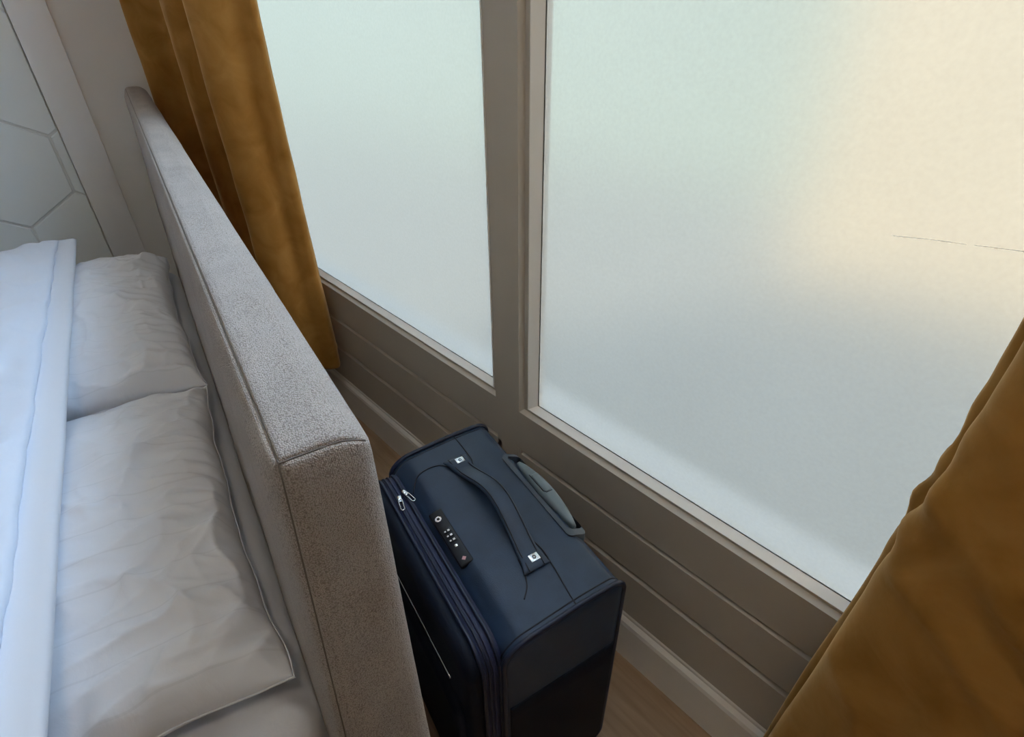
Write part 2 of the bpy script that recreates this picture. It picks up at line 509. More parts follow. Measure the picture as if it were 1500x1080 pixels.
w2 = bpy.data.objects['window_2']
for pts in (((-.158, 1.1615), (-.145, 1.1632), (-.125, 1.1662), (-.105, 1.1685), (-.088, 1.1700)), ((-.080, 1.1712), (-.060, 1.1735), (-.040, 1.1758), (-.015, 1.1785), (.02, 1.181))):
    bm = bmesh.new(); tube(bm, [(x, .0299, z) for x, z in pts], [.0002] + [.0003] * (len(pts) - 2) + [.0002], 5)
    finish('film_crease', bm, CREASE, w2)
window('added_fanlight_1', XA0, XA1, ZT0, ZT1, CLEAR)  # unseen clear fanlights, added to let more sky light into the room
window('added_fanlight_2', XB0, XB1, ZT0, ZT1, CLEAR)
tag(boxo('trim_1', (XL, .98, F + .075, F + .19, ZP0 - .05, ZP0 - .005), SILLM), kind='structure')

# door with routed hexagons in the left wall
dr = tag(empty('door_1', (XL, 0, 0)), kind='structure')
DY0, DY1, DZ1 = -0.66, 0.250, 2.1
boxo('leaf', (0.0, .012, DY0, DY1, 0.005, DZ1), GROOVE, dr, .001)
def clip_poly(poly, axis, lim, keep_less):
    out = []
    for i in range(len(poly)):
        a, b = poly[i - 1], poly[i]
        ia = (a[axis] <= lim) == keep_less or a[axis] == lim
        ib = (b[axis] <= lim) == keep_less or b[axis] == lim
        if ia != ib:
            t = (lim - a[axis]) / (b[axis] - a[axis])
            out.append(tuple(a[k] + (b[k] - a[k]) * t for k in range(2)))
        if ib: out.append(b)
    return out
HS = 0.205; HW = HS * math.sqrt(3)
for row in range(-3, 6):
    zc = 0.8875 + row * 1.5 * HS
    for colm in range(-4, 3):
        yc = 0.219 - HW / 2 + colm * HW + (HW / 2 if row % 2 else 0)
        rr = HS - 0.0042
        poly = [(yc + rr * math.cos(PI / 6 + PI / 3 * k), zc + rr * math.sin(PI / 6 + PI / 3 * k)) for k in range(6)]
        for ax_, lim, less in ((0, DY1 - .0005, True), (0, DY0 + .0005, False), (1, DZ1 - .001, True), (1, .006, False)):
            poly = clip_poly(poly, ax_, lim, less) if poly else poly
        if len(poly) < 3: continue
        cy = sum(p[0] for p in poly) / len(poly); cz = sum(p[1] for p in poly) / len(poly)
        if max(p[0] for p in poly) - min(p[0] for p in poly) < .012 or max(p[1] for p in poly) - min(p[1] for p in poly) < .012: continue
        bm = bmesh.new()
        inn = inset_loop(poly, 0.0)
        rings = []
        for x, ins in ((.011, 0), (.0165, 0), (.0195, .004)):
            ring = []
            for p in poly:
                d = Vector((cy - p[0], cz - p[1]))
                q = Vector(p) + (d.normalized() * ins if ins else Vector((0, 0)))
                ring.append(bm.verts.new((x, q.x, q.y)))
            rings.append(ring)
        n = len(poly)
        for a, b in zip(rings[:-1], rings[1:]):
            for k in range(n): bm.faces.new((a[k], a[(k + 1) % n], b[(k + 1) % n], b[k]))
        bm.faces.new(rings[-1]); bm.faces.new(rings[0][::-1])
        finish('panel', bm, DOORP, dr, False)
tr2 = tag(empty('trim_2', (XL, 0, 0)), kind='structure')
boxo('casing', (0, .024, DY1 + .0035, 0.372, 0, 2.22), CASING, tr2, .002, 2, True)
boxo('casing', (0, .024, DY0 - .12, DY0 - .0035, 0, 2.22), CASING, tr2, .002, 2, True)
boxo('casing', (0, .024, DY0 - .0035, DY1 + .0035, DZ1 + .004, 2.22), CASING, tr2, .002, 2, True)

# ------------------------------------------------------------------ headboard
HB_ANG = math.radians(10.3)
U = Vector((-math.cos(HB_ANG), math.sin(HB_ANG), 0)); Vd = Vector((math.sin(HB_ANG), math.cos(HB_ANG), 0))
# local frame: x = -u (so it stays right handed), y = v (towards the window)
HB_O = Vector((-0.323, 0.067, 0)); HB_RZ = -HB_ANG
HT, HTH, HL = 1.131, 0.071, 2.47
hb = tag(empty('headboard', HB_O, HB_RZ), 'long beige-grey upholstered headboard standing between the bed and the window', 'headboard')
def lean(p):
    k = max(0, HT - p.z)
    f = 1 - min(max(p.y / HTH, 0), 1)
    p.y -= 0.062 * min(k, .6) * f
    return p
def hb_seam_paths():
    r = .011; o = r * (1 - math.cos(PI / 4)) + 0.0010
    top = HT
    a = [Vector((-x, o, top - o)) for x in lin(o, HL - o, 80)]
    b = [Vector((-o, y, top - o - .014 * max(0, (y - .040) / .031) ** 2 * math.exp(-o / .02))) for y in lin(o, HTH - .004, 14)]
    c = [Vector((-o, o, z)) for z in lin(top - o, 0.06, 40)]
    return a, b, c
def headboard_body():
    r = 0.011
    xs = axis_pts(-HL, 0, r, 8, 140); ys = axis_pts(0, HTH, r, 8, 14); zs = axis_pts(0.05, HT, r, 8, 60)
    bm = rounded_grid(xs, ys, zs, r)
    o = r * (1 - math.cos(PI / 4))
    for v in bm.verts:
        p = v.co
        # seam crease distances
        d1 = math.hypot(p.y - o, p.z - (HT - o))
        d2 = math.hypot(p.x + o, p.z - (HT - o))
        d3 = math.hypot(p.x + o, p.y - o)
        d = min(d1, d2, d3)
        dz = .0020 * math.exp(-(d / .0018) ** 2)
        c = Vector((min(max(p.x, -HL + .02), -.02), min(max(p.y, .02), HTH - .02), min(max(p.z, .07), HT - .02)))
        dirv = (c - p)
        if dirv.length > 0: p = p + dirv.normalized() * dz
        # padded swell that dies out at the seams, soft roll-over on the window side
        q = p.copy()
        dx = min(-p.x, p.x + HL); dtop = HT - p.z; dy = min(p.y, HTH - p.y)
        swell = .0030 * fn(p.x * 5, p.z * 5, p.y * 9) + .0012 * fn(p.x * 17, p.z * 17, 3)
        wz = sstep(.001, .018, max(dy, 0)) * sstep(.001, .03, dx); wy = sstep(.003, .03, dtop) * sstep(.001, .03, dx); wx = sstep(.003, .03, dtop) * sstep(.001, .018, max(dy, 0))
        if dtop < .004: q.z += wz * (.0025 + swell * .6)
        if p.y < .004: q.y -= wy * (.006 + swell)
        if p.y > HTH - .004: q.y += wy * (.004 + swell)
        if p.x > -.004: q.x += wx * (.003 + swell * .4)
        q.z -= .014 * max(0, (p.y - .040) / .031) ** 2 * math.exp(-dtop / .02)
        v.co = lean(q)
    return finish('cushion', bm, CHEN, hb)
headboard_body()
for path in hb_seam_paths():
    bm = bmesh.new(); pts = []
    for p in path:
        pts.append(lean(p + Vector((0.0, 0.0, 0.0))))
    tube(bm, pts, .00075, 6)
    finish('seam', bm, mat('seam_thread', (0.16, 0.14, 0.125), 0.9) if 'seam_thread' not in bpy.data.materials else bpy.data.materials['seam_thread'], hb)
for x in (-.25, -2.2):
    boxo('foot', (x - .05, x + .05, .01, .06, 0, .055), WOODD, hb, .004)

# ------------------------------------------------------------------ bed (same orientation)
bed = tag(empty('bed', HB_O, HB_RZ), 'double bed with pale grey fitted sheet behind the headboard', 'bed')
BU0, BU1, BV1, BV0, BZ = 0.105, 1.93, -0.040, -2.08, 0.60
boxo('base', (-BU1 + .01, -BU0 - .01, BV0 + .01, BV1 - .01, .09, .34), WOODD, bed, .01, 2, True)
for x in (-BU1 + .1, -BU0 - .1):
    for y in (BV0 + .1, BV1 - .12):
        bm = bmesh.new(); tube(bm, [(x, y, 0), (x, y, .1)], [.022, .03], 12); sharp(finish('leg', bm, ROD, bed))
bm = rounded_grid(axis_pts(-BU1, -BU0, .05, 6, 110), axis_pts(BV0, BV1, .05, 6, 110), axis_pts(.345, BZ, .05, 6, 4), .05)
for v in bm.verts:
    p = v.co
    if p.z > BZ - .03:
        # soft drawn creases of the fitted sheet running from the near corner
        k = sstep(-.55, -.12, p.x) * sstep(-.45, -.05, p.y)
        a = (p.y * 0.8 - p.x * 0.6)
        p.z += .006 * k * math.sin(a * 95 + 4 * fn(p.x * 6, p.y * 6)) + .003 * fn(p.x * 7, p.y * 7)
finish('mattress', bm, SHEET, bed)

def pillow(name, u0, u1, v0, v1, zb, H, seed, label, pk=1.0, rz=0.0):
    """plump pillow; local x = -u, y = v"""
    cx, cy = -(u0 + u1) / 2, (v0 + v1) / 2
    c = HB_O + U * ((u0 + u1) / 2) + Vd * cy
    hx, hy = (u1 - u0) / 2, (v1 - v0) / 2
    root = tag(empty(name, (c.x, c.y, zb), HB_RZ + rz), label, 'pillow', 'pillows on the bed')
    NX, NY = 230, 150
    bm = bmesh.new(); grid = {}
    def pt(i, j, side):
        s = -1 + 2 * i / NX; t = -1 + 2 * j / NY
        es, et = abs(s), abs(t)
        # outline pulled in along the sides, sharp ears at the corners
        x = hx * s * (1 - .045 * (1 - et ** 3) * es ** 3)
        y = hy * t * (1 - .06 * (1 - es ** 3) * et ** 3)
        x += .006 * fn(t * 3, seed, 1) * es; y += .010 * fn(s * 4, seed, 2) * et
        prof = ((1 - es ** 2.8) * (1 - et ** 2.8))
        h = prof ** 0.42 if prof > 0 else 0
        edge = min(1 - es, 1 - et)
        if side > 0:
            z = .045 + (H - .045) * h
            # puckers fanning in from the seam on the headboard side and near end
            mk = math.exp(-(1 - t) / .32) * (1 - math.exp(-(1 - t) / .04))
            mk2 = math.exp(-(1 - s) / .14) * (1 - math.exp(-(1 - s) / .03))
            px = x * 1.0
            ph = px * 105 + 7 * fn(px * 4, y * 3, seed) + y * 14 * fn(px * 3, 1, seed)
            z += pk * mk * .016 * (math.sin(ph) * (.5 + .8 * fn(px * 8, y * 2, seed)))
            z += pk * mk2 * .008 * math.sin(y * 90 + 6 * fn(px * 6, y * 6, seed + 3)) * (.6 + .6 * fn(y * 7, 2, seed))
            fade = min(1, edge / .08)
            side_k = .35 + .65 * sstep(-.2, .75, t)
            z += fade * (.012 * fn(x * 5 + seed, y * 5, 0) + .006 * fn(x * 13, y * 11, seed))
            for (sa, sb, am, off, sh) in ((4.0, 7.0, .012, 0, 3.0), (9.0, 5.0, .008, 5, 3.4), (15, 12, .006, 9, 3.6), (24, 9, .004, 3, 3.4)):
                wx_, wy_ = x + .05 * fn(x * 7, y * 7, seed + 2), y + .05 * fn(x * 7, y * 7, seed + 5)
                rd = 1 - abs(fn(wx_ * sa + wy_ * 3 + seed + off, wy_ * sb - wx_ * 2, seed * 1.7 + off)) * sh
                if rd > 0: z += fade * side_k * am * rd ** 2
        else:
            z = .045 * (1 - h)
            if edge > .0: z = max(0.002, z)
        return Vector((x, y, z))
    for side in (1, -1):
        for i in range(NX + 1):
            for j in range(NY + 1):
                b = i in (0, NX) or j in (0, NY)
                key = (i, j, 0 if b else side)
                if key not in grid: grid[key] = bm.verts.new(pt(i, j, side))
    for side in (1, -1):
        def g(i, j):
            b = i in (0, NX) or j in (0, NY)
            return grid[(i, j, 0 if b else side)]
        for i in range(NX):
            for j in range(NY):
                q = (g(i, j), g(i + 1, j), g(i + 1, j + 1), g(i, j + 1))
                bm.faces.new(q if side > 0 else q[::-1])
    finish('pillowcase', bm, PILL, root)
    # flat seam edge
    bm = bmesh.new()
    path = [pt(i, 0, 1) for i in range(NX)] + [pt(NX, j, 1) for j in range(NY)] + [pt(NX - i, NY, 1) for i in range(NX)] + [pt(0, NY - j, 1) for j in range(NY)]
    tube(bm, path, .0016, 6, closed=True)
    finish('seam', bm, PILL, root)
    return root
pillow('pillow', .155, .955, -.575, -.055, BZ + .002, .125, 3.1, 'crumpled white striped pillow nearest the camera beside the headboard')
pillow('pillow', .955, 1.885, -.575, -.055, BZ + .002, .130, 8.4, 'crumpled white pillow at the far end of the bed by the door')

# duvet: thick cover over the bed with its edge resting on the pillows
def duvet():
    root = tag(empty('duvet', HB_O, HB_RZ), 'white duvet with a turned hem spread over the bed and pillows', 'duvet')
    du0, du1 = BU0 - .03, BU1 + .03
    ve, vb = -0.335, -2.10
    NX, NY = 170, 170
    side = .28
    def top(u, v):
        z = .768 - .060 * sstep(-.50, -.72, v)
        z += sstep(-.335, -.45, v) * (.012 * fn(u * 4, v * 4, 5) + .010 * fn(u * 9, v * 7, 9))
        k = math.exp(-(abs(v - ve)) / .10)
        rd = 1 - abs(fn(u * 5 + v * 2, v * 9, 4)) * 2.4
        if rd > 0: z += .010 * rd ** 2 * sstep(-.33, -.37, v)
        rd = 1 - abs(fn(u * 11, v * 13 + u * 4, 7)) * 2.4
        if rd > 0: z += .009 * k * rd ** 2 * sstep(-.335, -.36, v)
        return z
    def surf(i, j):
        s = -side + (du1 - du0 + 2 * side) * i / NX
        v = ve + (vb - ve) * j / NY
        L = du1 - du0
        r = .05
        if 0 <= s <= L:
            u = du0 + s; z = top(u, v)
            e = min(s, L - s)
            z -= .02 * math.exp(-e / .05)
        elif s < 0:
            u = du0 - .02 * (1 - math.exp(s / .04)); z = top(du0, v) - .02 + s
        else:
            u = du1 + .02 * (1 - math.exp(-(s - L) / .04)); z = top(du1, v) - .02 - (s - L)
        vv = v + .003 * fn(u * 5, 2, 3) * math.exp(-abs(v - ve) / .2)
        return Vector((-u, vv, z))
    bm = bmesh.new()
    g = [[bm.verts.new(surf(i, j)) for j in range(NY + 1)] for i in range(NX + 1)]
    for i in range(NX):
        for j in range(NY):
            bm.faces.new((g[i][j], g[i][j + 1], g[i + 1][j + 1], g[i + 1][j]))
    o = finish('cover', bm, DUV, root)
    sm = o.modifiers.new('thickness', 'SOLIDIFY'); sm.thickness = .022; sm.offset = -1.0
    # turned hem: flat strip of sheet peeping out below the duvet edge
    bm = bmesh.new(); NXh, NYh = 160, 10
    rows = []
    for i in range(NXh + 1):
        u = du0 + .02 + (du1 - du0 - .04) * i / NXh
        row = []
        for j in range(NYh + 1):
            t = j / NYh
            v = -.288 + .002 * fn(u * 5, 1, 1) - t * .075
            z = top(u, ve) - .012 - .002 * (1 - t) + .0015 * fn(u * 10, v * 20, 2)
            if t < .15: z -= .006 * (1 - t / .15) ** 2
            row.append(bm.verts.new((-u, v, z)))
        rows.append(row)
    for i in range(NXh):
        for j in range(NYh):
            bm.faces.new((rows[i][j], rows[i][j + 1], rows[i + 1][j + 1], rows[i + 1][j]))
    o = finish('turned_hem', bm, SHEET, root)
    sm = o.modifiers.new('thickness', 'SOLIDIFY'); sm.thickness = .016; sm.offset = -1.0
    return root
duvet()

# ------------------------------------------------------------------ curtains
def sheet_mesh(name, path_fn, ns, zlist, m, parent, thick=.004):
    bm = bmesh.new()
    g = [[bm.verts.new(path_fn(i / ns, z)) for z in zlist] for i in range(ns + 1)]
    for i in range(ns):
        for k in range(len(zlist) - 1):
            bm.faces.new((g[i][k], g[i][k + 1], g[i + 1][k + 1], g[i + 1][k]))
    o = finish(name, bm, m, parent)
    sm = o.modifiers.new('thickness', 'SOLIDIFY'); sm.thickness = thick; sm.offset = 0
    return o
def sampler(pts, per=14):
    c = catmull([(x, y, 0) for x, y in pts], per)
    d = [0]
    for a, b in zip(c[:-1], c[1:]): d.append(d[-1] + (b - a).length)
    T = d[-1]
    def f(s):
        x = s * T
        lo, hi = 0, len(d) - 1
        while hi - lo > 1:
            mid = (lo + hi) // 2
            if d[mid] <= x: lo = mid
            else: hi = mid
        k = (x - d[lo]) / max(1e-9, d[hi] - d[lo])
        return c[lo].lerp(c[hi], k)
    return f
ZH = 0.265
cl = tag(empty('curtain', (-2.2, .6, 0)), 'mustard velvet curtain hanging in folds behind the far end of the headboard', 'curtain', 'pair of mustard curtains')
fL = sampler([(-2.74, .66), (-2.70, .60), (-2.64, .575), (-2.59, .61), (-2.565, .66), (-2.50, .695), (-2.42, .70), (-2.34, .68), (-2.29, .63), (-2.24, .595), (-2.18, .585), (-2.13, .605),
              (-2.10, .65), (-2.06, .69), (-1.98, .70), (-1.91, .69), (-1.89, .65), (-1.88, .585), (-1.84, .545), (-1.795, .530), (-1.755, .548), (-1.735, .585), (-1.742, .625), (-1.722, .650), (-1.712, .672), (-1.735, .690)])
def pL(s, z):
    p = fL(s)
    k = sstep(.9, .27, z)
    y = .615 + (p.y - .615) * (1 + .10 * k)
    x = p.x + .012 * k * (1 if p.x > -1.9 else 0) + .006 * fn(s * 12, z * 1.6, 2)
    y += .006 * fn(s * 14, z * 2.2, 5) + .0025 * fn(s * 40, z * 9, 8)
    y = min(y, F - .022)
    # hem turn: slight pinch
    if abs(z - (ZH + .075)) < .012: y += .002
    return Vector((x + 2.2, y - .6, z))
zl = lin(ZH, ZH + .1, 10) + lin(ZH + .11, 1.6, 60) + lin(1.65, 2.66, 14)
sheet_mesh('drape', pL, 260, zl, VELV, cl)
cr = tag(empty('curtain', (.35, .6, 0)), 'mustard velvet curtain at the right edge in front of the large pane', 'curtain', 'pair of mustard curtains')
fR = sampler([(.045, .672), (.012, .660), (-.010, .635), (.014, .608), (-.002, .585), (.004, .560), (.030, .540), (.075, .525), (.14, .515), (.21, .525), (.26, .56), (.29, .62), (.33, .655),
              (.375, .62), (.40, .56), (.45, .53), (.52, .54), (.56, .60), (.60, .655), (.65, .62), (.68, .56), (.73, .535), (.80, .55), (.85, .61), (.90, .66)])
def pR(s, z):
    p = fR(s)
    k = sstep(1.15, .3, z)
    x = p.x - .020 * k * math.exp(-max(0, p.x) / .12)
    y = p.y
    # crushed creases at mid height
    band = math.exp(-((z - .97 + .35 * (p.x)) / .10) ** 2)
    rd = 1 - abs(fn(p.x * 7 + 3, z * 9 + p.x * 6, 4)) * 2.6
    if p.x < .26 and rd > 0: y -= .016 * band * rd ** 2
    x -= .010 * band * math.exp(-max(0, p.x) / .05) * fn(z * 22, 3, 1)
    rd = 1 - abs(fn(p.x * 5 + z * 3, z * 4 - p.x * 4, 11)) * 2.6
    if rd > 0: y -= .008 * rd ** 2
    y += .010 * fn(p.x * 6, z * 2.5, 5) + .004 * fn(p.x * 16, z * 8, 8)
    x += .005 * fn(s * 9, z * 4, 9)
    y = min(y, F - .022)
    return Vector((x - .35, y - .6, z))
zl2 = lin(ZH, 1.5, 120) + lin(1.55, 2.66, 14)
sheet_mesh('drape', pR, 240, zl2, VELV, cr)
for root, pts, zz in ((cl, pL, ZH + .075), (cr, pR, ZH + .075)):
    bm = bmesh.new()
    c = [pts(i / 200, zz) for i in range(201)]
    tube(bm, c, .0028, 5); finish('hem_stitch', bm, VELV, root)
pole = tag(empty('curtain_pole', (-.9, .60, 2.68)), 'dark curtain pole above the window carrying both curtains', 'curtain pole')
bm = bmesh.new(); tube(bm, [(-1.85, 0, 0), (1.85, 0, 0)], .014, 14); sharp(finish('rod', bm, ROD, pole))
for x in (-1.75, 0, 1.8):
    boxo('bracket', (x - .012, x + .012, 0, F - .60 + .002, -.012, .012), ROD, pole, .002)

# ------------------------------------------------------------------ suitcase
S_ANG = math.radians(11.6)
sc_o = Vector((-0.5396, 0.4423, 0))
case = tag(empty('suitcase', sc_o, -S_ANG), 'navy blue soft-sided suitcase standing upright between headboard and window', 'suitcase')
# local: x = -a (near end +x), y = b (towards window)
CT = 0.602
A0, A1 = -0.228, 0.246
sec = []
B_F, B_B, Z0 = -.112, .118, .05
prof = rrect(B_F, B_B, Z0, CT, (.03, .03, .026, .045), 8)
def dome(b, z):
    if z > CT - .05:
        k = sstep(CT - .05, CT, z)
        z -= k * (.010 * sstep(.05, -.11, b) + .0)
    return z
def body_place(s, p, q):
    bulge = .010 * math.sin(PI * min(max((p - B_F) / (B_B - B_F), 0), 1)) if abs(s) > .2 else 0
    return Vector((-s, p, dome(p, q)))
def dense(prof, mx=.02):
    out = []
    for i in range(len(prof)):
        a, b = Vector(prof[i]), Vector(prof[(i + 1) % len(prof)])
        n = max(1, int((b - a).length / mx))
        for k in range(n):
            c = a.lerp(b, k / n); out.append((c.x, c.y))
    return out
prof = dense(prof)
def end_bow(a, b):
    """end seam bows outwards towards the back"""
    return 0.0
bm = bmesh.new()
st = [(A0 - .004, .018), (A0 - .003, .008), (A0, .0)] + [(x, 0) for x in lin(A0 + .01, A1 - .01, 30)] + [(A1, 0), (A1 + .003, .008), (A1 + .004, .018)]
def bp(s, p, q):
    z = dome(p, q); b = p
    t = (s - A0) / (A1 - A0)
    if q > CT - .004 and 0 < t < 1:
        z += .006 * math.sin(PI * t) ** .6 + .0015 * fn(s * 9, p * 9, 1)
    if B_F + .005 < p < B_B - .005 and (s <= A0 or s >= A1) and Z0 + .02 < q < CT - .02:
        pass
    return Vector((-s, b, z))
loft(bm, prof, st, bp)
finish('body', bm, NAVY, case)
for a in (A0, A1):
    bm = bmesh.new()
    loop = inset_loop(prof, -.002)
    tube(bm, [(-a, p, dome(p, q)) for p, q in loop], .0045, 8, closed=True)
    finish('piping', bm, NAVYP, case)
    # second piping line just inside
    bm = bmesh.new()
    aa = a + (.012 if a < 0 else -.012)
    loop = inset_loop(prof, .0005)
    tube(bm, [bp(aa, p, q) for p, q in loop], .0016, 6, closed=True)
    finish('seam', bm, SEAM, case)
# front lid with its zip gusset: sections are rounded rectangles in the a-z plane
lid_sec = dense(rrect(A0 + .006, A1 - .006, Z0 + .01, CT - .012, (.05, .05, .05, .05), 8), .03)
bm = bmesh.new()
loft(bm, lid_sec, [(-.175, .022), (-.173, .010), (-.167, .003), (-.160, 0), (-.148, 0)], lambda s, p, q: Vector((-p, s, q)))
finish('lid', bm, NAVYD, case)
bm = bmesh.new()
loft(bm, inset_loop(lid_sec, .001), [(-.148, .0), (-.110, .0)], lambda s, p, q: Vector((-p, s, q)))
finish('zip_gusset', bm, NAVYZ, case)
for s, rr, mt in ((-.146, .0035, NAVYP), (-.136, .0022, NAVYP), (-.128, .0022, NAVYZ), (-.117, .0035, NAVYP)):
    bm = bmesh.new(); tube(bm, [(-p, s, q) for p, q in inset_loop(lid_sec, -.0005)], rr, 6, closed=True)
    finish('zipper_track', bm, mt, case)
# front pocket zip and studs
def seg_tube(name, pts, r, mt, parent=case, n=6):
    bm = bmesh.new(); tube(bm, pts, r, n); return finish(name, bm, mt, parent)
yf = -.1765
seg_tube('pocket_zip', [(-a, yf, .455 + .02 * (1 - (a + .16) / .30)) for a in lin(.14, -.16, 20)], .0016, CHROME)
for (a, z) in ((-.02, .32), (-.10, .36)):
    bm = bmesh.new(); bmesh.ops.create_icosphere(bm, subdivisions=2, radius=.003)
    for v in bm.verts: v.co = Vector((-a + v.co.x, yf + v.co.y * .6, z + v.co.z))
    finish('stud', bm, CHROME, case)
bm = bmesh.new(); bx = dense(rrect(A0 + .03, A1 - .03, Z0 + .04, .44, (.03, .03, .02, .02), 5), .04)
loft(bm, bx, [(-.190, .014), (-.188, .006), (-.182, 0), (-.170, 0)], lambda s, p, q: Vector((-p, s, q)))
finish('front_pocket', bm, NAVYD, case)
# zip pullers lying over the gusset at the far end
for (a, b, tilt) in ((.148, -.118, .25), (.138, -.132, -.15)):
    pr = empty('zip_puller', (0, 0, 0)); pr.parent = case
    pr.location = (-a, b, CT - .008); pr.rotation_euler = (0, 0, tilt)
    boxo('slider', (-.006, .010, -.004, .004, 0, .006), CHROME, pr, .0015, 2, True)
    bm = bmesh.new()
    ring = [(x, y, .007) for x, y in rrect(.006, .034, -.0035, .0035, (.0034,) * 4, 5)]
    tube(bm, ring, .0010, 6, closed=True); finish('pull_ring', bm, CHROME, pr)
# carry handle: padded strap arching between two stitched anchors
hd = empty('carry_handle'); hd.parent = case
def strap_z(t):   # t 0..1 along the strap
    return CT + .005 + .034 * max(0, math.sin(PI * t)) ** .8
def strap():
    bm = bmesh.new(); n = 48; rows = []
    for i in range(n + 1):
        t = i / n
        a = .172 + (-.140 - .172) * t
        wdt = .0185 + .008 * (math.exp(-t / .08) + math.exp(-(1 - t) / .08))
        cb = .004 + .012 * math.sin(PI * t)
        z = strap_z(sstep(.10, .90, t)) if .1 < t < .9 else CT + .0065
        th = .0045 * min(1, .25 + 12 * min(t, 1 - t))
        row = []
        for k in range(12):
            an = 2 * PI * k / 12
            cxx = math.cos(an); sn = math.sin(an)
            sx = math.copysign(abs(cxx) ** .35, cxx); sz = math.copysign(abs(sn) ** .7, sn)
            row.append(bm.verts.new((-a, cb + wdt * sx, z + th * sz)))
        rows.append(row)
    for a, b in zip(rows[:-1], rows[1:]):
        for k in range(12): bm.faces.new((a[k], a[(k + 1) % 12], b[(k + 1) % 12], b[k]))
    bm.faces.new(rows[0][::-1]); bm.faces.new(rows[-1])
    finish('strap', bm, NAVY, hd)
    for sgn in (-1, 1):
        pts = []
        for i in range(n + 1):
            t = i / n
            a = .172 + (-.140 - .172) * t
            cb = .004 + .012 * math.sin(PI * t)
            z = (strap_z(sstep(.10, .90, t)) if .1 < t < .9 else CT + .005) + .0045
            pts.append((-a, cb + sgn * .0145, z))
        seg_tube('stitching', pts, .0011, SEAM, hd)
strap()
for a in (.158, -.121):
    pl = boxo('handle_plate', (-a - .0075, -a + .0075, .001, .019, CT + .009, CT + .0115), CHROME, hd, .0008, 2, True)
    bm = bmesh.new(); cpt = [( -a + .0028 * math.cos(2 * PI * k / 12), .010 + .0028 * math.sin(2 * PI * k / 12), CT + .0117) for k in range(12)]
    tube(bm, cpt, .0008, 5, closed=True); finish('emblem', bm, BLACKP, pl)
def on_top(a, b, lift=.0012):
    t = (a - A0) / (A1 - A0)
    z = dome(b, CT) + .006 * math.sin(PI * min(max(t, 0), 1)) ** .6 + lift
    if b > B_B - .026: z -= .026 - math.sqrt(max(0, .026 ** 2 - (b - B_B + .026) ** 2))
    if b < B_F + .045: z -= .045 - math.sqrt(max(0, .045 ** 2 - (b - B_F - .045) ** 2))
    return (-a, b, z)
def top_seam(pts, r=.0013):
    c = catmull([(a, b, 0) for a, b in pts], 8)
    return seg_tube('top_seam', [on_top(p.x, p.y, .0002) for p in c], r, SEAM)
top_seam([(.242, .036), (.20, .036), (.155, .034), (.13, .028), (.06, .026), (0, .027), (-.07, .027), (-.11, .033), (-.15, .030), (-.20, .024), (-.224, .022)])
top_seam([(.150, -.100), (.175, -.080), (.183, -.055), (.178, -.030), (.160, -.014), (.14, -.010)])
top_seam([(-.105, -.012), (-.13, -.016), (-.155, -.026), (-.172, -.042)])
# combination lock
lk = empty('lock'); lk.parent = case
lk.location = Vector(on_top(.006, -.0865, -.002)); lk.rotation_euler = (math.radians(10), 0, 0)
boxo('lock_plate', (-.068, .068, -.0135, .0135, -.004, .005), BLACKP, lk, .003, 3, True)
bm = bmesh.new(); tube(bm, [(-.046, -.002, .004), (-.046, -.002, .0062)], [.0068, .0062], 20); kc = sharp(finish('key_cylinder', bm, CHROME, lk))
bm = bmesh.new(); tube(bm, [(-.046, -.002, .0058), (-.046, -.002, .0066)], .0028, 12); finish('keyhole', bm, BLACKP, kc)
for k in range(3):
    x = -.016 + k * .0115
    d = boxo('dial', (x, x + .0075, -.0075, .0075, .003, .0068), BLACKP, lk, .0012, 2, True)
    boxo('digit', (x + .0018, x + .0058, .0008, .0050, .0062, .0071), DIALW, d, .0003)
    boxo('digit', (x + .0022, x + .0054, -.0055, -.0022, .0060, .0070), DIALW, d, .0003)
boxo('release_button', (.0215, .0275, -.003, .003, .003, .0066), CHROME, lk, .001, 2, True)
bm = bmesh.new()
v4 = [bm.verts.new((.055 + dx, dy, .0056)) for dx, dy in ((-.0045, 0), (0, -.0045), (.0045, 0), (0, .0045))]
v5 = [bm.verts.new((.055 + dx, dy, .0046)) for dx, dy in ((-.0045, 0), (0, -.0045), (.0045, 0), (0, .0045))]
bm.faces.new(v4); bm.faces.new(v5[::-1])
for k in range(4): bm.faces.new((v4[k], v5[k], v5[(k + 1) % 4], v4[(k + 1) % 4]))
finish('lock_emblem', bm, RED, lk, False)
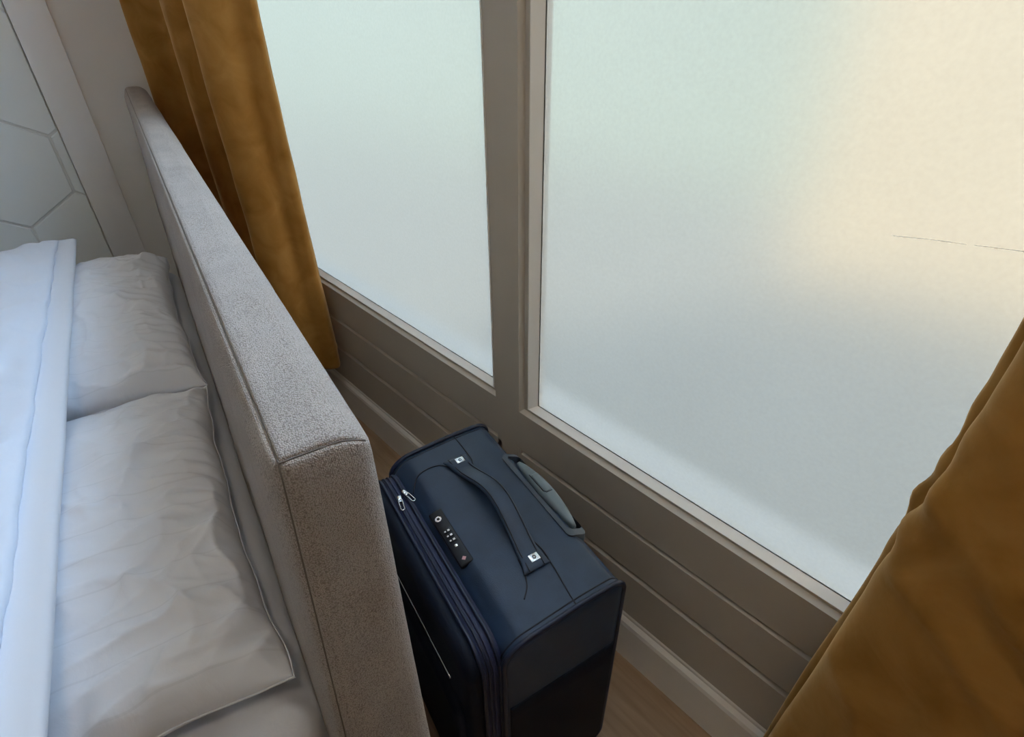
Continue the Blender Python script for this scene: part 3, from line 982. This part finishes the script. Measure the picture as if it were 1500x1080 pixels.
# telescopic handle in its tray on the back edge
th = empty('telescopic_handle'); th.parent = case
bm = bmesh.new()
o_ = rrect(-.128, .118, .088, .128, (.012, .012, .012, .012), 6)      # in (-a, b)
i_ = rrect(-.118, .104, .096, .1285, (.010, .010, .010, .010), 6)
def trayring(loop, z):
    return [bm.verts.new((p, q, z - max(0, (q - .100)) * .55)) for p, q in loop]
R1, R2, R3, R4 = trayring(o_, CT - .012), trayring(o_, CT + .0075), trayring(i_, CT + .0085), trayring(i_, CT - .010)
n = len(o_)
for a, b in ((R1, R2), (R2, R3), (R3, R4)):
    for k in range(n): bm.faces.new((a[k], a[(k + 1) % n], b[(k + 1) % n], b[k]))
bm.faces.new(R4[::-1]); bm.faces.new(R1)
sharp(finish('tray', bm, TRAY, th), 50)
def grip():
    bm = bmesh.new(); rows = []; n = 30
    for i in range(n + 1):
        t = i / n
        x = -.096 + .192 * t + 0.0
        prof_ = math.sin(PI * t) ** .35 if 0 < t < 1 else .02
        top = CT + .004 + .013 * math.sin(PI * t) ** .8
        row = []
        for k in range(14):
            an = 2 * PI * k / 14
            c, s = math.cos(an), math.sin(an)
            c = math.copysign(abs(c) ** .6, c); s = math.copysign(abs(s) ** .6, s)
            row.append(bm.verts.new((x, .113 + (.0125 + .003 * math.sin(PI * t)) * c * max(.35, prof_), (top + CT - .012) / 2 + (top - CT + .012) / 2 * s)))
        rows.append(row)
    for a, b in zip(rows[:-1], rows[1:]):
        for k in range(14): bm.faces.new((a[k], a[(k + 1) % 14], b[(k + 1) % 14], b[k]))
    bm.faces.new(rows[0][::-1]); bm.faces.new(rows[-1])
    return finish('grip', bm, GREYP, th)
gp = grip()
bm = bmesh.new()
loft(bm, dense(rrect(-.040, .012, .1065, .122, (.004,) * 4, 4), .01), [(CT + .010, 0), (CT + .0168, 0), (CT + .0178, .0012)], lambda s, p, q: Vector((p, q, s)))
finish('push_button', bm, GREYP, gp)
seg_tube('button_gap', [(p, q, CT + .0163) for p, q in ((-.042, .1050), (-.02, .1048), (.008, .1050), (.0135, .108), (.0140, .121))], .0011, SEAM, gp)
# darker panel over the lower near end, rear rails, wheels
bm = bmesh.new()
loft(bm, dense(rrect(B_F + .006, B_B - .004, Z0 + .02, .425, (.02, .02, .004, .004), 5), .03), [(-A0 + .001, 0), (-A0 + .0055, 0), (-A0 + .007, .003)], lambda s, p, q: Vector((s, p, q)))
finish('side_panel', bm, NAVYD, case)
for a in (A0 + .045, A1 - .045):
    for b in (-.12, .085):
        wl = empty('wheel'); wl.parent = case; wl.location = (-a, b, 0)
        bm = bmesh.new(); tube(bm, [(-.011, 0, .024), (-.008, 0, .024), (.008, 0, .024), (.011, 0, .024)], [.020, .024, .024, .020], 20); sharp(finish('tyre', bm, BLACKP, wl), 40)
        boxo('fork', (-.016, .016, -.012, .012, .026, .056), BLACKP, wl, .004, 2, True)

# ------------------------------------------------------------------ added fill lamp, unseen, brightens the grooves and room
lamp = tag(empty('added_fill_lamp', (0.25, -0.20, ZC)), 'added fill lamp, round and flush on the ceiling, out of view', 'lamp')
bm = bmesh.new(); tube(bm, [(0, 0, 0), (0, 0, -.02), (0, 0, -.045), (0, 0, -.05)], [.16, .165, .165, .155], 40); sharp(finish('fill_lamp_rim', bm, CASING, lamp))
LENS = bpy.data.materials.new('fill_lamp_lens'); LENS.use_nodes = True
pb = LENS.node_tree.nodes['Principled BSDF']
pb.inputs['Emission Color'].default_value = (1.0, 0.80, 0.60, 1); pb.inputs['Emission Strength'].default_value = 26.0
bm = bmesh.new(); tube(bm, [(0, 0, -.048), (0, 0, -.056), (0, 0, -.060)], [.150, .145, .120], 40); finish('lens', bm, LENS, lamp)
